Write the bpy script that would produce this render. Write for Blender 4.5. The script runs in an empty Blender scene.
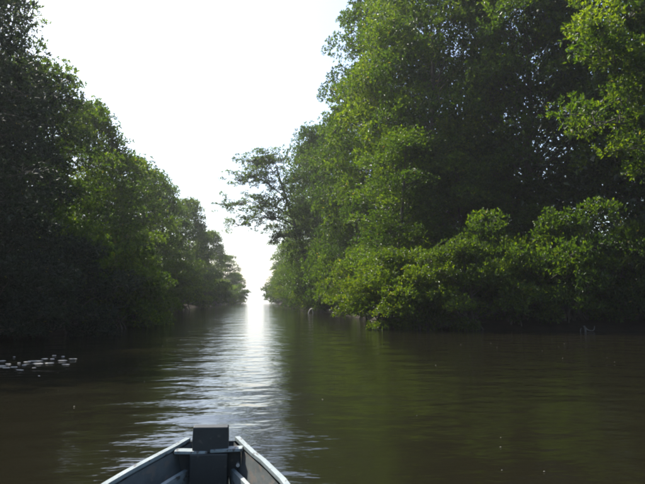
import bpy, math, random
import numpy as np
from mathutils import Vector, Matrix

# ------------------------------------------------------------------ camera, sky, sun, exposure
scene = bpy.context.scene
COL = scene.collection
R = math.radians

cam_data = bpy.data.cameras.new("camera")
cam_data.lens = 35.0
cam_data.sensor_width = 36.0
cam_data.clip_start = 0.05
cam_data.clip_end = 20000.0
cam = bpy.data.objects.new("camera", cam_data)
COL.objects.link(cam)
cam.location = (0.0, 0.0, 1.30)
cam.rotation_euler = (R(90 + 5.0), 0.0, R(-4.8))
scene.camera = cam

SUN_AZ = -42.0      # degrees clockwise from +Y (down the river); negative = towards the left bank
SUN_EL = 50.0
world = bpy.data.worlds.new("World")
scene.world = world
world.use_nodes = True
wn, wl = world.node_tree.nodes, world.node_tree.links
wn.clear()
sky = wn.new("ShaderNodeTexSky")
sky.sky_type = 'NISHITA'
sky.sun_disc = False
sky.sun_elevation = R(SUN_EL)
sky.sun_rotation = R(SUN_AZ)
sky.altitude = 0.0
sky.air_density = 1.0
sky.dust_density = 2.3
sky.ozone_density = 1.0
bg = wn.new("ShaderNodeBackground")
bg.inputs["Strength"].default_value = 0.14
wo = wn.new("ShaderNodeOutputWorld")
wl.new(sky.outputs[0], bg.inputs[0])
wl.new(bg.outputs[0], wo.inputs[0])

sun_data = bpy.data.lights.new("sun", 'SUN')
sun_data.energy = 5.0
sun_data.angle = R(0.53)
sun_data.color = (1.0, 0.95, 0.86)
sun = bpy.data.objects.new("sun", sun_data)
COL.objects.link(sun)
sdir = Vector((math.sin(R(SUN_AZ)) * math.cos(R(SUN_EL)), math.cos(R(SUN_AZ)) * math.cos(R(SUN_EL)), math.sin(R(SUN_EL))))
sun.rotation_euler = sdir.to_track_quat('Z', 'Y').to_euler()
sun.location = (0, 0, 60)

vs = scene.view_settings
vs.view_transform = 'Standard'
vs.look = 'None'
vs.exposure = 1.05
vs.gamma = 1.0
vs.use_curve_mapping = False
scene.render.engine = 'CYCLES'
cy = scene.cycles
cy.max_bounces = 7
cy.diffuse_bounces = 3
cy.glossy_bounces = 3
cy.transmission_bounces = 4
cy.volume_bounces = 1
cy.caustics_reflective = False
cy.caustics_refractive = False
cy.use_denoising = True
cy.filter_width = 2.0
cy.sample_clamp_indirect = 6.0

# ------------------------------------------------------------------ helpers
def tag(o, label=None, cat=None, group=None, kind=None):
    if label: o["label"] = label
    if cat: o["category"] = cat
    if group: o["group"] = group
    if kind: o["kind"] = kind
    return o

def new_obj(name, data, parent=None):
    o = bpy.data.objects.new(name, data)
    COL.objects.link(o)
    if parent is not None:
        o.parent = parent
    return o

def mesh_np(name, verts, quads=None, tris=None, mat=None, smooth=False, attr=None):
    """verts (N,3); quads (M,4) and/or tris (K,3); attr = dict name -> per-vertex float array."""
    me = bpy.data.meshes.new(name)
    verts = np.asarray(verts, dtype=np.float32)
    loops, sizes = [], []
    if quads is not None and len(quads):
        loops.append(np.asarray(quads, dtype=np.int32).ravel()); sizes.append(np.full(len(quads), 4, np.int32))
    if tris is not None and len(tris):
        loops.append(np.asarray(tris, dtype=np.int32).ravel()); sizes.append(np.full(len(tris), 3, np.int32))
    loops = np.concatenate(loops); sizes = np.concatenate(sizes)
    starts = np.zeros(len(sizes), np.int32); starts[1:] = np.cumsum(sizes)[:-1]
    me.vertices.add(len(verts)); me.vertices.foreach_set("co", verts.ravel())
    me.loops.add(len(loops)); me.loops.foreach_set("vertex_index", loops)
    me.polygons.add(len(sizes)); me.polygons.foreach_set("loop_start", starts); me.polygons.foreach_set("loop_total", sizes)
    me.polygons.foreach_set("use_smooth", np.full(len(sizes), smooth, dtype=bool))
    if attr:
        for k, a in attr.items():
            at = me.attributes.new(k, 'FLOAT', 'POINT')
            at.data.foreach_set("value", np.asarray(a, dtype=np.float32))
    me.update(calc_edges=True)
    me.validate()
    if mat: me.materials.append(mat)
    return me

class Geo:
    """collects verts and quads/tris of one mesh"""
    def __init__(self): self.v, self.q, self.t, self.n = [], [], [], 0
    def add(self, v, q=None, t=None):
        v = np.asarray(v, dtype=np.float64)
        if q is not None and len(q): self.q.append(np.asarray(q) + self.n)
        if t is not None and len(t): self.t.append(np.asarray(t) + self.n)
        self.v.append(v); self.n += len(v)
    def tube(self, pts, rad, sides=6):
        pts = np.asarray(pts, dtype=np.float64); n = len(pts)
        tan = np.gradient(pts, axis=0); tan /= np.linalg.norm(tan, axis=1)[:, None] + 1e-9
        ref = np.array([0.31, 0.17, 0.93]) if abs(tan[0][2]) < 0.9 else np.array([1.0, 0.1, 0.0])
        a = np.cross(tan, ref); a /= np.linalg.norm(a, axis=1)[:, None] + 1e-9
        b = np.cross(tan, a)
        th = np.linspace(0, 2 * np.pi, sides, endpoint=False)
        ring = (np.cos(th)[None, :, None] * a[:, None, :] + np.sin(th)[None, :, None] * b[:, None, :]) * np.asarray(rad)[:, None, None] + pts[:, None, :]
        v = ring.reshape(-1, 3)
        i, j = np.meshgrid(np.arange(n - 1), np.arange(sides), indexing='ij')
        i, j = i.ravel(), j.ravel(); j2 = (j + 1) % sides
        q = np.stack([i * sides + j, i * sides + j2, (i + 1) * sides + j2, (i + 1) * sides + j], 1)
        self.add(v, q)
    def box(self, c, s, rz=0.0, rx=0.0, ry=0.0):
        x, y, z = s[0] / 2, s[1] / 2, s[2] / 2
        v = np.array([[-x,-y,-z],[x,-y,-z],[x,y,-z],[-x,y,-z],[-x,-y,z],[x,-y,z],[x,y,z],[-x,y,z]])
        m = np.array(Matrix.Rotation(rz, 3, 'Z') @ Matrix.Rotation(ry, 3, 'Y') @ Matrix.Rotation(rx, 3, 'X'))
        self.add(v @ m.T + np.array(c), [[0,3,2,1],[4,5,6,7],[0,1,5,4],[1,2,6,5],[2,3,7,6],[3,0,4,7]])
    def mesh(self, name, mat, smooth=False, attr=None):
        return mesh_np(name, np.concatenate(self.v), np.concatenate(self.q) if self.q else None, np.concatenate(self.t) if self.t else None, mat, smooth, attr)

# ------------------------------------------------------------------ materials
def new_mat(name):
    m = bpy.data.materials.new(name); m.use_nodes = True
    nt = m.node_tree; nt.nodes.clear()
    out = nt.nodes.new("ShaderNodeOutputMaterial")
    return m, nt, out

def ramp(nt, stops):
    n = nt.nodes.new("ShaderNodeValToRGB"); e = n.color_ramp.elements
    e[0].position, e[0].color = stops[0][0], (*stops[0][1], 1)
    e[1].position, e[1].color = stops[-1][0], (*stops[-1][1], 1)
    for p, c in stops[1:-1]:
        k = e.new(p); k.color = (*c, 1)
    return n

def leaf_material(name, dark, mid, light, trans=0.48, rough=0.43):
    m, nt, out = new_mat(name)
    at = nt.nodes.new("ShaderNodeAttribute"); at.attribute_name = "tint"
    oi = nt.nodes.new("ShaderNodeObjectInfo")
    ma = nt.nodes.new("ShaderNodeMath"); ma.operation = 'MULTIPLY_ADD'; ma.inputs[1].default_value = 0.22; 
    nt.links.new(oi.outputs["Random"], ma.inputs[0]); nt.links.new(at.outputs["Fac"], ma.inputs[2])
    r = ramp(nt, [(0.05, dark), (0.5, mid), (0.90, light), (1.0, (0.12, 0.115, 0.02))])
    sub = nt.nodes.new("ShaderNodeMath"); sub.operation = 'SUBTRACT'; sub.inputs[1].default_value = 0.11
    nt.links.new(ma.outputs[0], sub.inputs[0]); nt.links.new(sub.outputs[0], r.inputs[0])
    p = nt.nodes.new("ShaderNodeBsdfPrincipled")
    p.inputs["Roughness"].default_value = rough
    p.inputs["IOR"].default_value = 1.40
    nt.links.new(r.outputs[0], p.inputs["Base Color"])
    hs = nt.nodes.new("ShaderNodeHueSaturation"); hs.inputs["Hue"].default_value = 0.475; hs.inputs["Saturation"].default_value = 1.15; hs.inputs["Value"].default_value = 2.9
    nt.links.new(r.outputs[0], hs.inputs["Color"])
    tr = nt.nodes.new("ShaderNodeBsdfTranslucent"); nt.links.new(hs.outputs[0], tr.inputs[0])
    mx = nt.nodes.new("ShaderNodeMixShader"); mx.inputs[0].default_value = trans
    nt.links.new(p.outputs[0], mx.inputs[1]); nt.links.new(tr.outputs[0], mx.inputs[2])
    nt.links.new(mx.outputs[0], out.inputs[0])
    return m

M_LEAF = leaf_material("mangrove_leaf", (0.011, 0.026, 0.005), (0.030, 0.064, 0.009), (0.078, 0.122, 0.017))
M_LEAF_BRIGHT = leaf_material("sunlit_mangrove_leaf", (0.018, 0.038, 0.006), (0.044, 0.082, 0.011), (0.100, 0.138, 0.019), trans=0.42)  # brighter copy of the leaf, sunlight on the bushes put into its colour
M_LEAF_DARK = leaf_material("shaded_mangrove_leaf", (0.007, 0.014, 0.006), (0.012, 0.024, 0.008), (0.026, 0.043, 0.013), trans=0.18, rough=0.62)  # darker copy of the leaf, deep shade put into its colour

def noise_mat(name, c1, c2, scale, rough, bump=0.3, stretch=(1, 1, 1), spec=0.3):
    m, nt, out = new_mat(name)
    tc = nt.nodes.new("ShaderNodeTexCoord"); mp = nt.nodes.new("ShaderNodeMapping"); mp.inputs["Scale"].default_value = stretch
    nt.links.new(tc.outputs["Object"], mp.inputs[0])
    nz = nt.nodes.new("ShaderNodeTexNoise"); nz.inputs["Scale"].default_value = scale; nz.inputs["Detail"].default_value = 6; nz.inputs["Roughness"].default_value = 0.65
    nt.links.new(mp.outputs[0], nz.inputs["Vector"])
    r = ramp(nt, [(0.3, c1), (0.7, c2)]); nt.links.new(nz.outputs["Fac"], r.inputs[0])
    p = nt.nodes.new("ShaderNodeBsdfPrincipled"); p.inputs["Roughness"].default_value = rough
    p.inputs["Specular IOR Level"].default_value = spec
    nt.links.new(r.outputs[0], p.inputs["Base Color"])
    b = nt.nodes.new("ShaderNodeBump"); b.inputs["Strength"].default_value = bump; b.inputs["Distance"].default_value = 0.02
    nt.links.new(nz.outputs["Fac"], b.inputs["Height"]); nt.links.new(b.outputs[0], p.inputs["Normal"])
    nt.links.new(p.outputs[0], out.inputs[0])
    return m

M_BARK = noise_mat("mangrove_bark", (0.045, 0.038, 0.030), (0.14, 0.125, 0.105), 7.0, 0.9, 0.5, (1, 1, 0.25))
M_MUD = noise_mat("river_mud", (0.010, 0.008, 0.006), (0.028, 0.022, 0.015), 2.5, 0.8, 0.5, spec=0.08)
M_DEADWOOD = noise_mat("bleached_deadwood", (0.32, 0.30, 0.27), (0.55, 0.53, 0.49), 14.0, 0.8, 0.4)
M_SNAG = noise_mat("weathered_snag", (0.06, 0.055, 0.05), (0.15, 0.14, 0.125), 12.0, 0.85, 0.4)
M_FLOAT = noise_mat("floating_patch", (0.22, 0.21, 0.18), (0.50, 0.48, 0.44), 9.0, 0.6, 0.2)
M_SPECK = noise_mat("floating_specks", (0.12, 0.11, 0.07), (0.40, 0.38, 0.30), 3.0, 0.7, 0.2)

def paint_mat(name, base, worn, wood, scale=9.0, wear=0.56, rough=0.55):
    m, nt, out = new_mat(name)
    tc = nt.nodes.new("ShaderNodeTexCoord"); mp = nt.nodes.new("ShaderNodeMapping"); mp.inputs["Scale"].default_value = (1.0, 0.35, 1.0)
    nt.links.new(tc.outputs["Object"], mp.inputs[0])
    n1 = nt.nodes.new("ShaderNodeTexNoise"); n1.inputs["Scale"].default_value = scale; n1.inputs["Detail"].default_value = 8; n1.inputs["Roughness"].default_value = 0.7
    n2 = nt.nodes.new("ShaderNodeTexNoise"); n2.inputs["Scale"].default_value = scale * 3.1; n2.inputs["Detail"].default_value = 6
    nt.links.new(mp.outputs[0], n1.inputs["Vector"]); nt.links.new(mp.outputs[0], n2.inputs["Vector"])
    r1 = ramp(nt, [(0.35, base), (0.65, worn)]); nt.links.new(n1.outputs["Fac"], r1.inputs[0])
    r2 = ramp(nt, [(wear, (0, 0, 0)), (wear + 0.06, (1, 1, 1))]); nt.links.new(n2.outputs["Fac"], r2.inputs[0])
    mx = nt.nodes.new("ShaderNodeMix"); mx.data_type = 'RGBA'
    nt.links.new(r2.outputs[0], mx.inputs["Factor"]); nt.links.new(r1.outputs[0], mx.inputs["A"]); mx.inputs["B"].default_value = (*wood, 1)
    p = nt.nodes.new("ShaderNodeBsdfPrincipled"); p.inputs["Roughness"].default_value = rough
    nt.links.new(mx.outputs["Result"], p.inputs["Base Color"])
    b = nt.nodes.new("ShaderNodeBump"); b.inputs["Strength"].default_value = 0.35; b.inputs["Distance"].default_value = 0.006
    nt.links.new(n2.outputs["Fac"], b.inputs["Height"]); nt.links.new(b.outputs[0], p.inputs["Normal"])
    nt.links.new(p.outputs[0], out.inputs[0])
    return m

M_PAINT = paint_mat("pale_blue_boat_paint", (0.13, 0.165, 0.17), (0.24, 0.28, 0.285), (0.07, 0.068, 0.062), 11, 0.585)
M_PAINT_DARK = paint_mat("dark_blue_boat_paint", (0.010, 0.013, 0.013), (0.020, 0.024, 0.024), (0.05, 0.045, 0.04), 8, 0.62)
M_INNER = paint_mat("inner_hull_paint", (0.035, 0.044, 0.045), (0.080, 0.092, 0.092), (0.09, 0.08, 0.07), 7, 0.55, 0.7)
M_WOOD = noise_mat("wet_floor_board", (0.03, 0.028, 0.025), (0.09, 0.085, 0.075), 6, 0.7, 0.4, (1, 0.2, 1))

def water_material():
    m, nt, out = new_mat("river_water")
    tc = nt.nodes.new("ShaderNodeTexCoord")
    def noise(scale, stretch, detail, rough=0.5, rot=0.0):
        mp = nt.nodes.new("ShaderNodeMapping"); mp.inputs["Scale"].default_value = stretch; mp.inputs["Rotation"].default_value = (0, 0, rot)
        nt.links.new(tc.outputs["Object"], mp.inputs[0])
        n = nt.nodes.new("ShaderNodeTexNoise"); n.inputs["Scale"].default_value = scale; n.inputs["Detail"].default_value = detail; n.inputs["Roughness"].default_value = rough
        nt.links.new(mp.outputs[0], n.inputs["Vector"]); return n
    a = noise(1.1, (0.75, 1.0, 1.0), 2.0, 0.45, R(8))
    b = noise(4.2, (0.6, 1.0, 1.0), 2.0, 0.5, R(-12))
    c = noise(0.10, (1, 1, 1), 3.0)          # patches of calm and ruffled water
    b1 = nt.nodes.new("ShaderNodeBump"); b1.inputs["Distance"].default_value = 0.10; b1.inputs["Strength"].default_value = 0.42
    nt.links.new(a.outputs["Fac"], b1.inputs["Height"])
    mr = nt.nodes.new("ShaderNodeMapRange"); mr.inputs["From Min"].default_value = 0.35; mr.inputs["From Max"].default_value = 0.65; mr.inputs["To Min"].default_value = 0.12; mr.inputs["To Max"].default_value = 0.36
    nt.links.new(c.outputs["Fac"], mr.inputs["Value"])
    b2 = nt.nodes.new("ShaderNodeBump"); b2.inputs["Distance"].default_value = 0.05
    nt.links.new(mr.outputs[0], b2.inputs["Strength"]); nt.links.new(b.outputs["Fac"], b2.inputs["Height"]); nt.links.new(b1.outputs[0], b2.inputs["Normal"])
    f = noise(12.0, (0.55, 1.0, 1.0), 2.0, 0.5, R(5))
    b3 = nt.nodes.new("ShaderNodeBump"); b3.inputs["Distance"].default_value = 0.012; b3.inputs["Strength"].default_value = 0.30
    nt.links.new(f.outputs["Fac"], b3.inputs["Height"]); nt.links.new(b2.outputs[0], b3.inputs["Normal"])
    b2 = b3
    p = nt.nodes.new("ShaderNodeBsdfPrincipled")
    p.inputs["Base Color"].default_value = (0.0085, 0.0077, 0.0040, 1)
    p.inputs["Roughness"].default_value = 0.06
    p.inputs["IOR"].default_value = 1.333
    nt.links.new(b2.outputs[0], p.inputs["Normal"])
    nt.links.new(p.outputs[0], out.inputs[0])
    return m
M_WATER = water_material()

# ------------------------------------------------------------------ setting: river and banks
W = 3000.0
river = new_obj("river", mesh_np("river", [[-W, -W, 0], [W, -W, 0], [W, W, 0], [-W, W, 0]], quads=[[0, 1, 2, 3]], mat=M_WATER))
tag(river, "murky brown river water running between the mangroves", kind="structure")

LEFT_EDGE = [(-14, -60), (-10.5, -10), (-9.4, 5), (-8.6, 14), (-7.9, 20), (-6.6, 26), (-6.4, 29), (-8.4, 33), (-9.2, 50), (-9.2, 75), (-8.6, 100), (-7.4, 125), (-6.4, 150), (-8, 178), (-40, 205), (-700, 260)]
RIGHT_EDGE = [(70, -60), (42, 2), (27, 18), (15, 22.6), (8.2, 25.0), (5.6, 27.6), (5.4, 31), (5.8, 38), (5.4, 48), (4.6, 62), (3.4, 82), (2.4, 105), (1.7, 130), (2.2, 160), (9, 190), (60, 212), (700, 262)]

def resample(pts, step):
    pts = np.array(pts, float); d = np.r_[0, np.cumsum(np.linalg.norm(np.diff(pts, axis=0), axis=1))]
    s = np.arange(0, d[-1], step); return np.stack([np.interp(s, d, pts[:, 0]), np.interp(s, d, pts[:, 1])], 1)

def bank(name, edge, side, label, seed):
    rng = np.random.default_rng(seed)
    e = resample(edge, 1.2)
    tan = np.gradient(e, axis=0); tan /= np.linalg.norm(tan, axis=1)[:, None]
    nrm = np.stack([tan[:, 1], -tan[:, 0]], 1) * side      # pointing inland
    e = e + nrm * rng.normal(0, 0.22, len(e))[:, None]
    offs = [(-0.9, -0.5), (-0.1, -0.06), (0.25, 0.16), (1.2, 0.34), (3.5, 0.5), (8, 0.6), (16, 0.7)]
    rows = []
    for k, (o, z) in enumerate(offs):
        xy = e + nrm * o
        zz = z + rng.normal(0, 0.05 if k > 1 else 0.02, len(e))
        rows.append(np.c_[xy, zz])
    far = np.c_[np.full(len(e), side * 900.0), e[:, 1], np.full(len(e), 0.7)]
    rows.append(far)
    n = len(e); v = np.concatenate(rows)
    i, j = np.meshgrid(np.arange(len(rows) - 1), np.arange(n - 1), indexing='ij'); i, j = i.ravel(), j.ravel()
    q = np.stack([i * n + j, i * n + j + 1, (i + 1) * n + j + 1, (i + 1) * n + j], 1)
    if side > 0: q = q[:, ::-1]
    o = new_obj(name, mesh_np(name, v, quads=q, mat=M_MUD, smooth=True))
    return tag(o, label, kind="structure")
bank("river_bank_left", LEFT_EDGE, -1, "dark muddy bank under the shaded mangroves", 3)
bank("river_bank_right", RIGHT_EDGE, 1, "dark muddy bank under the sunlit mangroves", 4)

# ------------------------------------------------------------------ foliage generator
def unit(a): return a / (np.linalg.norm(a, axis=1)[:, None] + 1e-9)

def leaves(rng, tips, outw, clump_tint, per, L, wide=0.42, quad6=True, up=0.35):
    """rosettes of folded leaves at the twig tips -> verts, quads, tris, tint"""
    n = len(tips) * per
    base = np.repeat(tips, per, 0); o = np.repeat(outw, per, 0); ct = np.repeat(clump_tint, per)
    d = unit(o * 0.75 + unit(rng.normal(size=(n, 3))) * 0.95 + np.array([0, 0, 0.10]))
    nn = unit(rng.normal(size=(n, 3)) * 0.75 + np.array([0, 0, up]) + o * 0.35)
    s = unit(np.cross(d, nn)); nn = np.cross(s, d)
    ln = L * rng.uniform(0.65, 1.25, n)[:, None]; w = ln * wide * rng.uniform(0.8, 1.15, n)[:, None]
    base = base + d * ln * 0.12 + rng.normal(0, 0.02, (n, 3))
    tint = np.clip(ct + rng.normal(0, 0.16, n), 0.0, 0.75); tint[rng.uniform(0, 1, n) < 0.005] = 1.15
    if quad6:
        v = np.stack([base,
                      base + d * ln * .32 + s * w * .46 + nn * w * .16, base + d * ln * .72 + s * w * .40 + nn * w * .10,
                      base + d * ln - nn * ln * .10,
                      base + d * ln * .72 - s * w * .40 + nn * w * .10, base + d * ln * .32 - s * w * .46 + nn * w * .16], 1).reshape(-1, 3)
        k = np.arange(n)[:, None] * 6
        q = np.concatenate([k + np.array([[0, 1, 2, 3]]), k + np.array([[0, 3, 4, 5]])])
        return v, q, None, np.repeat(tint, 6)
    v = np.stack([base, base + d * ln * .5 + s * w * .5 + nn * w * .16, base + d * ln - nn * ln * .08, base + d * ln * .5 - s * w * .5 + nn * w * .16], 1).reshape(-1, 3)
    k = np.arange(n)[:, None] * 4
    t = np.concatenate([k + np.array([[0, 1, 2]]), k + np.array([[0, 2, 3]])])
    return v, None, t, np.repeat(tint, 4)

def clump_tips(rng, c, r, n, flat=0.62, axis=None):
    """twig tips on the upper and outer skin of one leaf clump"""
    d = unit(rng.normal(size=(n * 2, 3))); d = d[d[:, 2] > -0.45][:n]
    rr = r * rng.uniform(0.45, 1.08, len(d))[:, None]
    off = d * rr * np.array([1, 1, flat])
    out = d.copy()
    if axis is not None: out = unit(d + axis * 0.6)
    return c + off, unit(out + np.array([0, 0, 0.25]))

def make_plant(seed, name, mat, clumps, tips_per, per, L, trunk_geo, quad6=True, wide=0.42):
    """clumps: list of (centre, radius, tint). returns crown mesh and wood mesh"""
    rng = np.random.default_rng(seed)
    T, O, C = [], [], []
    for c, r, ti, ax in clumps:
        n = max(8, int(tips_per * (r ** 2)))
        t, o = clump_tips(rng, np.array(c), r, n, axis=ax)
        T.append(t); O.append(o); C.append(np.full(len(t), ti))
    v, q, t, tint = leaves(rng, np.concatenate(T), np.concatenate(O), np.concatenate(C), per, L, wide, quad6)
    return mesh_np(name + "_crown", v, q, t, mat, False, {"tint": tint}), trunk_geo.mesh(name + "_trunk", M_BARK, True)

def limb(g, rng, a, b, r0, r1, sag=0.15, n=6, sides=5):
    a, b = np.array(a, float), np.array(b, float)
    t = np.linspace(0, 1, n)[:, None]
    L = np.linalg.norm(b - a)
    p = a + (b - a) * t + np.array([0, 0, 1.0]) * (np.sin(t * np.pi) * L * sag)
    p[1:-1] += rng.normal(0, L * 0.025, (n - 2, 3))
    g.tube(p, np.linspace(r0, r1, n), sides); return p

def standing_tree(seed, name, mat, H, prof, nclump, cr, tips, per, L, trunk_r=0.16, roots=True, twin=1, quad6=True, inner=0.40):
    """a mangrove: wavering trunk(s), prop roots, limbs to every clump; prof = [(height fraction, crown radius)]"""
    rng = np.random.default_rng(seed)
    g = Geo()
    hs, rs = np.array([p[0] for p in prof]), np.array([p[1] for p in prof])
    trunks = []
    for k in range(twin):
        a = rng.uniform(0, 2 * np.pi); lean = 0.0 if twin == 1 else rs.max() * 0.35
        n = 10; tt = np.linspace(0, 1, n)
        px = np.cos(a) * lean * tt ** 1.3 + np.cumsum(rng.normal(0, 0.10, n)) * 0.7; py = np.sin(a) * lean * tt ** 1.3 + np.cumsum(rng.normal(0, 0.10, n)) * 0.7
        px -= px[0]; py -= py[0]
        p = np.c_[px + np.cos(a) * 0.25 * (twin > 1), py + np.sin(a) * 0.25 * (twin > 1), tt * H * 0.93 - 0.1]
        g.tube(p, trunk_r * (1.25 - tt * 1.12) * rng.uniform(0.85, 1.1), 8); trunks.append(p)
        if roots:
            for j in range(6):
                th = rng.uniform(0, 2 * np.pi); z0 = rng.uniform(0.5, 1.5); ro = rng.uniform(0.5, 1.3)
                s = np.linspace(0, 1, 6)
                g.tube(np.c_[p[0, 0] + np.cos(th) * ro * s, p[0, 1] + np.sin(th) * ro * s, z0 - (z0 + 0.5) * s ** 2.2], np.linspace(0.05, 0.03, 6), 5)
    clumps = []
    for k in range(nclump):
        h = hs[0] + (hs[-1] - hs[0]) * ((k + rng.uniform(0, 1)) / nclump)
        Rm = np.interp(h, hs, rs)
        a = k * 2.399 + rng.normal(0, 0.5)
        rad = Rm * (inner + (1.04 - inner) * rng.uniform(0, 1) ** 0.6)
        tr = trunks[k % len(trunks)]
        cx, cy = np.interp(h * H, tr[:, 2], tr[:, 0]) + np.cos(a) * rad, np.interp(h * H, tr[:, 2], tr[:, 1]) + np.sin(a) * rad
        z = h * H + rng.normal(0, 0.2)
        r = cr * rng.uniform(0.65, 1.3)
        clumps.append(((cx, cy, max(z, 0.5)), r, np.clip(0.40 + 0.17 * rng.normal(), 0.05, 0.72), np.array([np.cos(a), np.sin(a), 0.2])))
        z0 = max(0.4, z - rad * rng.uniform(0.35, 0.8) - 0.3)
        x0, y0 = np.interp(z0, tr[:, 2], tr[:, 0]), np.interp(z0, tr[:, 2], tr[:, 1])
        r0 = trunk_r * 0.34 * (1.15 - h)
        limb(g, rng, (x0, y0, z0), (cx, cy, z), max(0.022, r0), 0.010, 0.06)
        for m in range(3):
            d = unit(rng.normal(size=(1, 3)))[0] * r * 0.8; d[2] = abs(d[2]) * 0.6
            limb(g, rng, (cx - np.cos(a) * .2, cy - np.sin(a) * .2, z), np.array([cx, cy, z]) + d, 0.011, 0.005, 0.05, 4, 4)
    return make_plant(seed + 1, name, mat, clumps, tips, per, L, g, quad6)

FULL = [(0.05, 0.75), (0.2, 1.0), (0.45, 1.0), (0.7, 0.85), (0.88, 0.55), (1.0, 0.18)]
def prof(base, k): return [(h, r * k) for h, r in base]
HIGH = [(0.28, 0.55), (0.45, 0.85), (0.6, 1.0), (0.8, 0.95), (0.93, 0.65), (1.0, 0.25)]
ROUND = [(0.12, 1.0), (0.4, 1.0), (0.7, 0.8), (0.9, 0.5), (1.0, 0.2)]

PROTO = {
    "full_a": standing_tree(11, "full_a", M_LEAF, 13.0, prof(FULL, 3.3), 120, 1.05, 80, 6, 0.17),
    "full_b": standing_tree(23, "full_b", M_LEAF, 13.0, prof(FULL, 3.0), 105, 1.15, 75, 6, 0.17, twin=2),
    "high_a": standing_tree(37, "high_a", M_LEAF, 19.0, prof(HIGH, 4.6), 150, 1.25, 70, 6, 0.18, trunk_r=0.24),
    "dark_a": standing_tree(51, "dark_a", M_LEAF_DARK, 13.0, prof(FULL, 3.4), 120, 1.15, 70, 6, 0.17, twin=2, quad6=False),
    "sparse": standing_tree(67, "sparse", M_LEAF, 15.0, [(0.45, 0.7), (0.7, 1.3), (0.9, 0.8), (1.0, 0.2)], 34, 0.55, 70, 5, 0.16, trunk_r=0.10, roots=False),
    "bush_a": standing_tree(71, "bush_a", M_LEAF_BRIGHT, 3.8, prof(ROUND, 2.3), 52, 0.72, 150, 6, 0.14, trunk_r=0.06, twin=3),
    "bush_b": standing_tree(83, "bush_b", M_LEAF, 3.8, prof(ROUND, 2.5), 50, 0.75, 140, 6, 0.15, trunk_r=0.06, twin=3),
}

def tree(kind, x, y, H, wide, rz, name, label, group, z=0.12, mat=None, lean=(0, 0), cat="tree"):
    """one tree: an Empty at its foot with a trunk and a crown; the size is the tree's own"""
    crown, trunk = PROTO[kind]
    H0 = {"full_a": 13.0, "full_b": 13.0, "high_a": 19.0, "dark_a": 13.0, "sparse": 15.0, "bush_a": 3.8, "bush_b": 3.8}[kind]
    root = new_obj(name, None)
    root.location = (x, y, z); root.rotation_euler = (R(lean[0]), R(lean[1]), R(rz)); root.scale = (wide, wide, H / H0)
    tag(root, label, cat, group)
    new_obj("trunk" if cat == "tree" else "stem", trunk, root)
    c = new_obj("crown" if cat == "tree" else "foliage", crown, root)
    if mat:
        c.material_slots[0].link = 'OBJECT'; c.material_slots[0].material = mat
    return root

LG, RG = "mangrove trees along the shaded bank", "mangrove trees along the sunlit bank"
N = "mangrove_tree"
LEFT_TREES = [  # first three: unseen trees added to keep sky light off this bank
    ("dark_a", -12.4, 12.0, 12.5, 0.95, 80, "unseen mangrove added for shade beside the water just beyond the left picture edge"),
    ("dark_a", -13.0, 5.0, 12.5, 0.95, 210, "unseen mangrove added for shade abreast of the boat beyond the left picture edge"),
    ("dark_a", -14.5, -3.0, 12.5, 0.95, 330, "unseen mangrove added for shade on the bank behind the boat"),
    ("dark_a", -10.6, 17.5, 10.5, 0.95, 10, "near-black mangrove tree in deep shade at the picture's left edge"),
    ("dark_a", -10.6, 22.6, 8.8, 0.72, 140, "dark shaded mangrove tree just past the near-black one"),
    ("dark_a", -12.8, 25.5, 14.4, 0.85, 60, "tall dark green tree whose top leaves the frame's upper left corner"),
    ("sparse", -13.0, 33.0, 17.0, 0.95, 0, "thin wispy sapling top sticking up against the sky"),
    ("full_b", -10.2, 28.6, 11.6, 0.9, 200, "broad rounded mangrove standing highest on the shaded bank skyline"),
    ("full_a", -10.5, 36.5, 11.7, 0.90, 300, "mangrove with yellow-green sunlit leaves stepping down behind the broad rounded one"),
    ("full_b", -11.3, 46.0, 11.2, 0.92, 20, "third step of the shaded bank's descending skyline, soft green crown"),
    ("full_a", -11.2, 57.0, 12.2, 0.95, 110, "fourth step of the shaded bank's descending skyline, rounded green crown"),
    ("full_b", -11.0, 70.0, 13.2, 1.0, 260, "hazy green mangrove midway down the shaded bank, fifth skyline step"),
    ("full_a", -10.9, 86.0, 14.0, 0.95, 170, "hazy mangrove with the last high bump of the shaded bank's skyline"),
    ("full_a", -10.4, 108.0, 12.0, 0.95, 75, "round hazy mangrove facing the leaning branch across the channel"),
    ("full_b", -9.6, 138.0, 10.0, 0.95, 320, "small far mangrove where the shaded bank runs low"),
    ("full_a", -9.6, 172.0, 7.5, 0.9, 45, "lowest and farthest mangrove ending the shaded bank"),
]
for k, x, y, H, w, rz, lab in LEFT_TREES:
    tree(k, x, y, H, w, rz, N, lab, LG)

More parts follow.
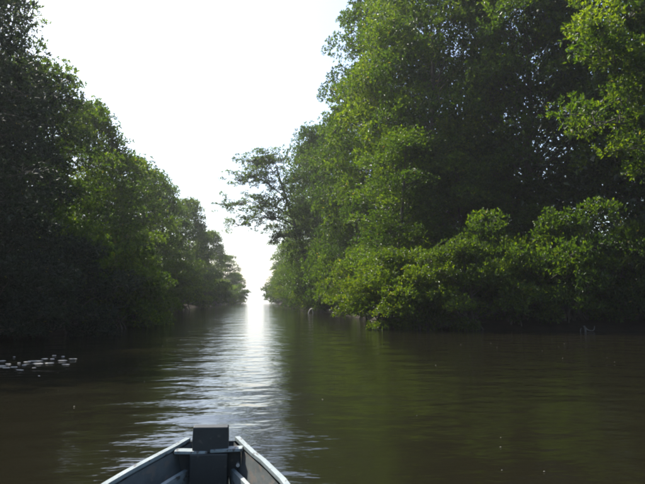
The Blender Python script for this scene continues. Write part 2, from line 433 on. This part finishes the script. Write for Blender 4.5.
RIGHT_TREES = [
    ("full_b", 6.6, 31.0, 9.0, 0.85, 20, "mid-height green mangrove wedged behind the bright bush tip"),
    ("full_a", 9.4, 30.2, 8.6, 0.80, 130, "mid-height mangrove with half-lit leaves behind the sunlit bushes"),
    ("full_b", 12.4, 30.0, 6.6, 0.80, 250, "squat shaded mangrove in the gloom behind the dim thicket"),
    ("high_a", 17.5, 27.0, 19.0, 0.95, 15, "dark trunked mangrove towering at the picture's right edge"),
    ("high_a", 13.4, 31.2, 19.5, 0.95, 130, "tall shadowy mangrove rising behind the dim waterside thicket"),
    ("high_a", 9.2, 34.3, 20.0, 0.95, 250, "tall mangrove with green crown directly above the bright bush"),
    ("high_a", 8.0, 41.0, 21.5, 0.90, 335, "tallest mangrove whose bluish crown edge juts over the sky gap"),
    ("full_a", 6.9, 49.5, 17.5, 1.05, 80, "green mangrove filling the notch below the jutting crown"),
    ("full_b", 5.6, 60.0, 17.5, 1.15, 190, "hazy green mangrove sloping down beside the bright sky"),
    ("full_a", 5.0, 73.0, 18.6, 1.05, 285, "mangrove from whose flank the leaning branches reach out"),
    ("full_b", 4.6, 92.0, 15.0, 1.05, 35, "hazy mangrove low beside the far end of the sunlit bank"),
    ("full_a", 3.9, 118.0, 12.0, 1.0, 100, "small hazy mangrove next to the channel mouth on the sunlit bank"),
    ("full_b", 4.0, 152.0, 9.0, 0.95, 220, "lowest and farthest mangrove ending the sunlit bank"),
]
for k, x, y, H, w, rz, lab in RIGHT_TREES:
    tree(k, x, y, H, w, rz, N, lab, RG)

# ------------------------------------------------------------------ waterside bushes
BL, BR = "low bushes along the shaded waterline", "low bushes along the sunlit waterline"
BUSHES = [
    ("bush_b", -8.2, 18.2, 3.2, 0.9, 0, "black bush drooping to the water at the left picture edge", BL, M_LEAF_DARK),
    ("bush_b", -7.7, 22.5, 3.2, 0.9, 90, "very dark bush beside the pale floating patches", BL, M_LEAF_DARK),
    ("bush_b", -6.6, 26.6, 3.6, 0.85, 200, "dim leafy bush on the shaded bank's small headland", BL, None),
    ("bush_a", -6.3, 29.2, 3.6, 0.75, 20, "bush with yellowish leaf tips at the headland's end", BL, None),
    ("bush_b", -8.8, 36.0, 3.4, 0.9, 70, "green bush tucked behind the shaded headland", BL, None),
    ("bush_b", -9.2, 44.0, 3.6, 1.0, 160, "olive bush at the back of the small shaded cove", BL, None),
    ("bush_a", -9.2, 54.0, 4.2, 1.0, 250, "lighter green bush in the middle of the shaded cove", BL, None),
    ("bush_b", -9.2, 66.0, 4.0, 1.1, 310, "low hazy bush farther along the shaded waterline", BL, None),
    ("bush_b", -9.0, 82.0, 4.2, 1.2, 30, "hazy bush where the shaded waterline meets the glare", BL, None),
    ("bush_a", -8.6, 102.0, 4.0, 1.2, 120, "pale hazy bush near the far shaded waterline", BL, None),
    ("bush_b", -7.6, 126.0, 4.0, 1.2, 210, "tiny hazy bush next to the channel mouth, shaded side", BL, None),
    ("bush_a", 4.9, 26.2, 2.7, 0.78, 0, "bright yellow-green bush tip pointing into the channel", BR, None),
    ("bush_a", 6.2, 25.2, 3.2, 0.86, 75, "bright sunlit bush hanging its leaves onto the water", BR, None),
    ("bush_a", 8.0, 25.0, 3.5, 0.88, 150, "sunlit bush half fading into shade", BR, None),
    ("bush_b", 10.0, 25.4, 4.0, 0.90, 220, "dim bush above the dark undercut bank, next to the sunlit ones", BR, None),
    ("bush_b", 12.2, 25.0, 4.3, 0.95, 300, "shadowy glinting thicket in the middle of the dark undercut", BR, None),
    ("bush_b", 14.6, 24.4, 4.4, 0.95, 40, "dark thicket with glinting leaves toward the right picture edge", BR, None),
    ("bush_b", 17.2, 23.6, 4.4, 1.0, 110, "dark thicket cut by the right picture edge", BR, None),
    ("bush_a", 6.2, 38.0, 4.4, 1.0, 10, "green bush seen just behind the bright bush tip", BR, None),
    ("bush_b", 6.2, 47.0, 5.0, 1.05, 100, "dark-footed bush beside the pale bent dead branch", BR, None),
    ("bush_a", 5.2, 58.0, 5.0, 1.1, 190, "soft green bush under the leaning branches", BR, None),
    ("bush_b", 4.6, 70.0, 5.2, 1.1, 280, "hazy bush overhanging the sunlit waterline midway", BR, None),
    ("bush_a", 3.8, 86.0, 5.0, 1.15, 60, "hazy olive bush farther along the sunlit waterline", BR, None),
    ("bush_b", 3.0, 106.0, 5.0, 1.2, 140, "small hazy bush next to the bright channel mouth", BR, None),
    ("bush_b", 2.6, 130.0, 4.6, 1.2, 230, "tiny hazy bush at the channel mouth, sunlit side", BR, None),
]
for k, x, y, H, w, rz, lab, grp, mt in BUSHES:
    tree(k, x, y, H, w, rz, "mangrove_bush", lab, grp, z=(0.0 if x > 9 else -0.28), mat=mt, cat="bush")

# ------------------------------------------------------------------ the leaning tree over the channel
def branch_tree(name, label, group, x, y, seed, trunk_pts, trunk_r, boughs, mat, L, tips, cr, per=6):
    rng = np.random.default_rng(seed); g = Geo(); clumps = []
    tp = np.array(trunk_pts, float); g.tube(tp, np.linspace(trunk_r, trunk_r * 0.35, len(tp)), 8)
    for pts, r0, nc in boughs:
        p = np.array(pts, float)
        s = np.linspace(0, 1, 12); k = np.linspace(0, 1, len(p))
        c = np.stack([np.interp(s, k, p[:, a]) for a in range(3)], 1); c[1:-1] += rng.normal(0, 0.07, (10, 3))
        g.tube(c, np.linspace(r0, 0.012, 12), 6)
        for j in range(nc):
            t = rng.uniform(0.30, 1.02); q = np.array([np.interp(t, s, c[:, a]) for a in range(3)])
            d = np.clip(rng.normal(size=3), -1.6, 1.6) * np.array([0.85, 0.9, 0.52]); d[2] += 0.12
            e = q + d; limb(g, rng, q, e, 0.032, 0.014, 0.08, 5, 4)
            clumps.append((e, cr * rng.uniform(0.6, 1.25), np.clip(0.45 + 0.18 * rng.normal(), 0.05, 0.95), None))
            for m in range(3):
                d2 = unit(rng.normal(size=(1, 3)))[0] * cr * 0.9; d2[2] *= 0.5
                limb(g, rng, e, e + d2, 0.009, 0.004, 0.05, 4, 4)
    crown, trunk = make_plant(seed + 1, name, mat, clumps, tips, per, L, g)
    root = new_obj(name, None); root.location = (x, y, 0.1); tag(root, label, "tree", group)
    new_obj("trunk", trunk, root); new_obj("crown", crown, root)
    return root

branch_tree("leaning_mangrove", "mangrove leaning far out over the channel with sparse feathery branches", RG, 4.4, 62.0, 101,
    [(0, 0, 0), (-0.5, -.2, 3), (-1.2, -.3, 6), (-2.2, -.4, 9), (-3.2, -.3, 12), (-3.8, -.2, 14)], 0.2,
    [([(-1.9, -.3, 8.2), (-3.6, -.6, 8.9), (-5.4, -.9, 8.8), (-7.6, -1.0, 8.0)], 0.085, 62),
     ([(-2.2, -.3, 9.0), (-4.0, -.2, 10.2), (-6.0, .2, 10.6), (-9.2, .4, 10.3)], 0.085, 74),
     ([(-2.8, -.3, 10.8), (-4.4, -.7, 12.2), (-5.8, -.9, 12.9), (-7.8, -.9, 12.6)], 0.07, 62),
     ([(-3.4, -.3, 12.6), (-4.3, .1, 13.9), (-5.4, .3, 14.6), (-6.6, .4, 14.7)], 0.06, 56),
     ([(-3.6, -.2, 13.2), (-3.9, .3, 14.4), (-4.3, .5, 15.2), (-4.8, .6, 15.6)], 0.05, 34),
     ([(-1.4, -.3, 6.6), (-2.4, -.9, 7.2), (-3.5, -1.2, 7.0), (-4.4, -1.4, 6.4)], 0.06, 30)],
    M_LEAF, 0.145, 105, 0.43, 5)

branch_tree("overhanging_mangrove", "mangrove bough with vivid sunlit leaves hanging in at the upper right edge", RG, 17.3, 22.0, 131,
    [(0, 0, 0), (-0.6, -.3, 3), (-1.4, -.8, 6), (-2.0, -1.0, 9), (-2.2, -1.0, 12)], 0.22,
    [([(-1.2, -.6, 5.4), (-3.0, -1.2, 6.9), (-4.6, -1.6, 7.3), (-6.2, -1.8, 7.0)], 0.09, 20),
     ([(-1.5, -.8, 6.8), (-3.2, -1.6, 8.6), (-4.8, -1.8, 9.2), (-6.0, -2.0, 9.2)], 0.08, 20),
     ([(-1.9, -.9, 8.4), (-3.2, -1.0, 10.2), (-4.4, -1.2, 11.2), (-5.0, -1.4, 11.9)], 0.08, 20),
     ([(-2.0, -1., 9.6), (-2.6, -1.8, 11.2), (-3.2, -2.0, 12.4), (-3.8, -2.2, 13.3)], 0.06, 14),
     ([(-1.0, -.5, 5.0), (-2.2, -1.8, 6.0), (-3.4, -2.2, 6.2), (-4.6, -2.6, 5.8)], 0.06, 12)],
    M_LEAF, 0.16, 105, 0.82, 6)

# ------------------------------------------------------------------ forest mass behind the front rows
def forest(name, edge, side, y0, y1, lo, hi, hmax, n, L, seed, label):
    rng = np.random.default_rng(seed)
    e = resample(edge, 2.0); e = e[(e[:, 1] > y0) & (e[:, 1] < y1)]
    k = rng.integers(0, len(e), n // 40)
    off = lo + (hi - lo) * rng.uniform(0, 1, len(k)) ** 1.2
    c = np.c_[e[k, 0] + side * off, e[k, 1] + rng.uniform(-1, 1, len(k)), rng.uniform(0.02, 1, len(k)) ** 1.6 * hmax(e[k, 1])]
    tips = np.repeat(c, 40, 0) + rng.normal(0, 0.85, (len(c) * 40, 3)); tips[:, 2] = np.abs(tips[:, 2]) + 0.2
    o = unit(rng.normal(size=tips.shape) + np.array([-side * 0.4, -0.3, 0.4]))
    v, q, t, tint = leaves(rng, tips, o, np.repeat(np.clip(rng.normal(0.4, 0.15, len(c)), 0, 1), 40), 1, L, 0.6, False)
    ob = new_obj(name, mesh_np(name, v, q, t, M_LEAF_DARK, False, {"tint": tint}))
    return tag(ob, label, "forest", kind="stuff")
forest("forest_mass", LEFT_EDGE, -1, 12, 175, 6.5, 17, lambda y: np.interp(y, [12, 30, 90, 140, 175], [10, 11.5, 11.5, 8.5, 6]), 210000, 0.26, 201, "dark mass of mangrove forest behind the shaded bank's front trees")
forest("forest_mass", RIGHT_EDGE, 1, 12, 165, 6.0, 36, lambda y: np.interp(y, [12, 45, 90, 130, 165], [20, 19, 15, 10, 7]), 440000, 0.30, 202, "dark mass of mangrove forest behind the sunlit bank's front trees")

# ------------------------------------------------------------------ the boat
def boat():
    BX = -0.34
    root = new_obj("wooden_boat", None); root.location = (BX, 0, 0)
    tag(root, "blue painted wooden boat bow pointing up the channel", "boat")
    ys = np.array([3.95, 3.85, 3.6, 3.3, 3.05, 2.6, 2.0, 1.2, 0.2, -1.0, -2.2, -3.0])
    hw = np.array([0.150, 0.178, 0.262, 0.352, 0.415, 0.50, 0.565, 0.60, 0.61, 0.59, 0.53, 0.47])     # half width at the gunwale
    bw = hw * 0.62                                                                                     # half width at the bottom
    zg = np.array([.425, .424, .42, .42, .42, .415, .41, .405, .40, .40, .405, .41])
    zb = np.array([.10, .06, .00, -.04, -.06, -.08, -.09, -.10, -.10, -.10, -.08, -.05])
    S = 5; n = len(ys)
    th = 0.022
    def section(i, inset):
        t = np.linspace(0, 1, S)
        side = np.stack([bw[i] + (hw[i] - bw[i]) * t ** 0.8 - inset, np.full(S, ys[i]), zb[i] + inset + (zg[i] - zb[i] - inset - (0.004 if inset else 0)) * t], 1)
        L = side[::-1] * np.array([-1, 1, 1]); return np.concatenate([L, side])
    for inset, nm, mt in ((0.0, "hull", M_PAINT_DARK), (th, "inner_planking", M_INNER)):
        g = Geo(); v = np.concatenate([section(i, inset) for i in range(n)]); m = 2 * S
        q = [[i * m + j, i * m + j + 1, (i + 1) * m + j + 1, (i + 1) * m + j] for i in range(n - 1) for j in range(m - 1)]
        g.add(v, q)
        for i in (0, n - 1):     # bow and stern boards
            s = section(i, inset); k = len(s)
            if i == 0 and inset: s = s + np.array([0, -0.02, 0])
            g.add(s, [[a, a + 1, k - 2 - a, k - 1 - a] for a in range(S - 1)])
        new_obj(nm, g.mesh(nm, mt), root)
    yy = np.linspace(ys[0] + 0.01, ys[-1], 40)
    H = np.interp(yy, ys[::-1], hw[::-1]); Zg = np.interp(yy, ys[::-1], zg[::-1])
    rng = np.random.default_rng(5)
    for sx in (-1, 1):           # gunwale rails
        g = Geo(); jit = rng.normal(0, 0.0012, len(yy))
        prof_ = [(-0.017, 0.003), (-0.017, 0.022), (0.012, 0.024), (0.018, -0.022), (0.002, -0.022)]
        v = np.concatenate([np.c_[(H + a) * sx + jit, yy, Zg + b + jit] for a, b in prof_]); k = len(yy)
        q = [[a * k + j, a * k + j + 1, ((a + 1) % 5) * k + j + 1, ((a + 1) % 5) * k + j] for a in range(5) for j in range(k - 1)]
        g.add(v, q); g.t.append(np.array([[0, k, 2 * k], [0, 2 * k, 3 * k], [0, 3 * k, 4 * k]]))
        new_obj("gunwale", g.mesh("gunwale", M_PAINT), root)
    for sx in (-1, 1):           # stringer plank inside each side, spreading back from the stem
        g = Geo(); y2 = np.linspace(3.80, -2.6, 30); h2 = np.interp(y2, ys[::-1], hw[::-1]) - 0.034
        zt = np.full(30, 0.305)
        inner = h2 - 0.030 - 0.10 * np.clip((3.8 - y2) / 0.5, 0, 1) * 0 - 0.02
        inner = np.maximum(inner, 0.09)
        v = np.concatenate([np.c_[inner * sx, y2, zt], np.c_[(inner + 0.020) * sx, y2, zt + 0.006], np.c_[(inner + 0.020) * sx, y2, zt - 0.085], np.c_[inner * sx, y2, zt - 0.09]])
        q = [[a * 30 + j, a * 30 + j + 1, ((a + 1) % 4) * 30 + j + 1, ((a + 1) % 4) * 30 + j] for a in range(4) for j in range(29)]
        g.add(v, q, [[0, 30, 60], [0, 60, 90]]); new_obj("stringer", g.mesh("stringer", M_PAINT), root)
    def bev(name, c, s, mat, w=0.008, **kw):
        g = Geo(); g.box((0, 0, 0), s, **kw); o = new_obj(name, g.mesh(name, mat), root); o.location = c
        b = o.modifiers.new("bevel", 'BEVEL'); b.width = w; b.segments = 3
        return o
    # upright mooring block: trapezoid head on a wider stem board
    g = Geo()
    def loft(rows):
        v = []; 
        for z, w, y0, y1 in rows: v += [[-w, y0, z], [w, y0, z], [w, y1, z], [-w, y1, z]]
        q = [[4 * i + a, 4 * i + (a + 1) % 4, 4 * i + 4 + (a + 1) % 4, 4 * i + 4 + a] for i in range(len(rows) - 1) for a in range(4)]
        k = 4 * (len(rows) - 1); g.add(v, q + [[0, 3, 2, 1], [k, k + 1, k + 2, k + 3]])
    loft([(0.41, 0.101, -.04, .05), (0.48, 0.103, -.04, .05), (0.548, 0.100, -.04, .045), (0.555, 0.098, -.038, .043)])
    o = new_obj("mooring_block", g.mesh("mooring_block", M_PAINT_DARK), root); o.location = (0, 3.76, 0); o.rotation_euler = (0, R(0.8), R(1.5))
    b = o.modifiers.new("bevel", 'BEVEL'); b.width = 0.004; b.segments = 2; b.limit_method = 'ANGLE'
    bev("stem_board", (0.0, 3.715, 0.23), (0.215, 0.035, 0.36), M_PAINT_DARK)
    # crossboard: two pale capped halves that dip towards the middle
    bev("crossboard", (0, 3.79, 0.335), (0.40, 0.045, 0.145), M_PAINT_DARK)
    for sx in (-1, 1):
        g = Geo(); g.box((0, 0, 0), (0.185, 0.075, 0.018), ry=sx * -0.045, rz=sx * -0.06)
        o = new_obj("crossboard_cap", g.mesh("crossboard_cap", M_PAINT), root); o.location = (sx * 0.102, 3.74, 0.421 + 0.004 * sx)
        b = o.modifiers.new("bevel", 'BEVEL'); b.width = 0.004; b.segments = 2
    g = Geo(); g.tube([(0, -.02, 0), (0, .02, 0)], [0.011, 0.011], 10); g.add([[0.011 * math.cos(a), -.02, 0.011 * math.sin(a)] for a in np.linspace(0, 2 * np.pi, 10, endpoint=False)], None, [[0, i, i + 1] for i in range(1, 9)])
    o = new_obj("bolt", g.mesh("bolt", M_DEADWOOD), root); o.location = (0.165, 3.755, 0.335)
    for k, y in enumerate((1.55, -0.9)):
        i_h = float(np.interp(y, ys[::-1], hw[::-1])); bev("thwart", (0, y, 0.322), (2 * i_h - 0.07, 0.24, 0.03), M_PAINT)
    for y in (2.9, 2.2, 0.9, 0.0, -1.7):
        i_h = float(np.interp(y, ys[::-1], hw[::-1])); i_b = i_h * 0.62
        for sx in (-1, 1):
            g = Geo(); a = np.array([i_b - .03, y, -0.03]); b_ = np.array([i_h - 0.032, y, 0.39])
            g.tube([a * [sx, 1, 1], (a + b_) / 2 * [sx, 1, 1] + [0.012 * sx, 0, 0], b_ * [sx, 1, 1]], [0.022] * 3, 4)
            new_obj("rib", g.mesh("rib", M_INNER), root)
    for k in range(3):
        bev("floor_board", ((k - 1) * 0.19, 0.6, -0.035 - 0.0), (0.175, 5.2, 0.02), M_WOOD, 0.004)
boat()

# ------------------------------------------------------------------ things on the water
def dead_branch():
    g = Geo()
    p = np.array([(0.15, 0, -0.4), (0.10, 0.02, 0.1), (0.06, 0.0, 0.42), (-0.02, 0.0, 0.62), (-0.16, -0.02, 0.58), (-0.34, -0.03, 0.36), (-0.46, -0.02, 0.12), (-0.50, 0, -0.1)])
    s = np.linspace(0, 1, 24); k = np.linspace(0, 1, len(p)); c = np.stack([np.interp(s, k, p[:, a]) for a in range(3)], 1)
    c[1:-1] = (c[:-2] + c[1:-1] * 2 + c[2:]) / 4
    g.tube(c, np.linspace(0.075, 0.035, 24), 7)
    g.tube([c[9], c[9] + [0.14, 0.02, 0.04], c[9] + [0.30, 0.02, -0.05]], [0.04, 0.03, 0.015], 6)
    o = new_obj("dead_branch", g.mesh("dead_branch", M_DEADWOOD, True)); o.location = (3.4, 50.0, -0.05); o.scale = (0.85, 0.85, 0.7); o.rotation_euler = (0, R(-9), R(25))
    tag(o, "pale bent dead branch poking out of the water beyond the bright bush", "branch")
dead_branch()

def snag():
    g = Geo()
    def arc(p, r0, r1):
        p = np.array(p, float); t = np.linspace(0, 1, 16); k = np.linspace(0, 1, len(p))
        c = np.stack([np.interp(t, k, p[:, a]) for a in range(3)], 1); c[1:-1] = (c[:-2] + c[1:-1] * 2 + c[2:]) / 4
        g.tube(c, np.linspace(r0, r1, 16), 6)
    arc([(-0.38, 0.1, 0.42), (-0.30, 0.02, 0.20), (-0.12, 0, 0.07), (0.08, 0, 0.06), (0.16, 0, 0.20), (0.18, 0.02, 0.42)], 0.05, 0.022)
    arc([(-0.34, 0.0, -0.25), (-0.33, 0.02, 0.05), (-0.34, 0.05, 0.3)], 0.05, 0.045)
    arc([(-0.60, 0.0, -0.25), (-0.62, 0.02, 0.10), (-0.55, 0.05, 0.26)], 0.035, 0.015)
    o = new_obj("driftwood_snag", g.mesh("driftwood_snag", M_SNAG, True)); o.location = (12.1, 22.9, 0.0); o.scale = (0.7, 0.7, 0.5)
    tag(o, "small pale forked driftwood snag at the foot of the dark undercut", "driftwood")
snag()

def floating_patch_mesh(seed):
    rng = np.random.default_rng(seed); n = 22; a = np.linspace(0, 2 * np.pi, n, endpoint=False)
    r = (0.80 + rng.normal(0, 0.22, n) + 0.25 * np.cos(2 * a + rng.uniform(0, 6))) * (0.7 + 0.35 * np.abs(np.cos(a)))
    rim = np.c_[np.cos(a) * r, np.sin(a) * r * 0.6, np.full(n, -0.004)]
    mid = np.c_[np.cos(a) * r * 0.55, np.sin(a) * r * 0.33, 0.003 + 0.005 * rng.uniform(0, 1, n)]
    v = np.concatenate([rim, mid, [[0, 0, 0.005]]]); t = [[n + i, n + (i + 1) % n, 2 * n] for i in range(n)]
    return mesh_np("floating_patch", v, [[i, (i + 1) % n, n + (i + 1) % n, n + i] for i in range(n)], t, M_FLOAT, True)
FM = [floating_patch_mesh(s) for s in range(4)]  # pale flat patches with uneven outlines, lying on the water
FL = [(-5.07, 12.49, 0.119), (-4.82, 12.13, 0.077), (-4.74, 12.29, 0.049), (-4.44, 11.78, 0.056), (-5.43, 13.45, 0.075), (-4.93, 13.02, 0.062), (-4.84, 13.2, 0.074), (-4.74, 13.39, 0.096), (-4.72, 13.81, 0.11), (-4.55, 13.79, 0.066), (-4.52, 12.89, 0.123), (-4.32, 12.97, 0.052), (-4.24, 13.45, 0.097), (-4.51, 14.35, 0.057), (-4.12, 13.76, 0.066), (-3.91, 12.65, 0.071), (-4.31, 12.09, 0.058), (-5.53, 14.32, 0.046), (-4.78, 14.61, 0.047), (-3.79, 10.87, 0.026), (-4.69, 12.63, 0.05), (-5.07, 12.84, 0.061)]      # x, y, half length in metres
rng = random.Random(9)
for k, (x, y, hl) in enumerate(FL):
    o = new_obj("floating_patch", FM[k % 4])
    o.location = (x, y, 0.002); o.scale = (hl * rng.uniform(0.8, 1.5), hl * rng.uniform(0.8, 1.9), 1); o.rotation_euler = (0, 0, rng.uniform(-.5, .5))
    tag(o, "pale patch floating on dark water near the shaded bank", "leaf", "pale patches floating near the shaded bank")

def specks():
    rng = np.random.default_rng(77); g = Geo()
    n = 80; X = rng.uniform(-4, 9, n); Y = 4.5 + 15 * rng.uniform(0, 1, n) ** 1.2
    for x, y in zip(X, Y):
        if abs(x + 0.34) < 0.8 and y < 4.6: continue
        r = rng.uniform(0.002, 0.008); a = rng.uniform(0, 6.28); th = a + np.linspace(0, 2 * np.pi, 6, endpoint=False)
        v = np.c_[x + np.cos(th) * r * 1.5, y + np.sin(th) * r, np.full(6, 0.006)]
        g.add(np.r_[v, [[x, y, 0.012]]], None, [[i, (i + 1) % 6, 6] for i in range(6)])
    o = new_obj("floating_debris", g.mesh("floating_debris", M_SPECK))
    tag(o, "tiny pale specks of debris scattered over the open water", "debris", kind="stuff")
specks()

# ------------------------------------------------------------------ humid air
def haze():
    g = Geo(); g.box((0, 0, 11.5), (7000, 7000, 27))
    m, nt, out = new_mat("humid_air")
    v = nt.nodes.new("ShaderNodeVolumePrincipled")
    v.inputs["Color"].default_value = (0.93, 0.96, 1.0, 1)
    v.inputs["Density"].default_value = 0.00042
    v.inputs["Anisotropy"].default_value = 0.45
    nt.links.new(v.outputs[0], out.inputs["Volume"])
    o = new_obj("haze", g.mesh("haze", m))
    tag(o, "thin humid haze hanging over the river", kind="stuff")
haze()
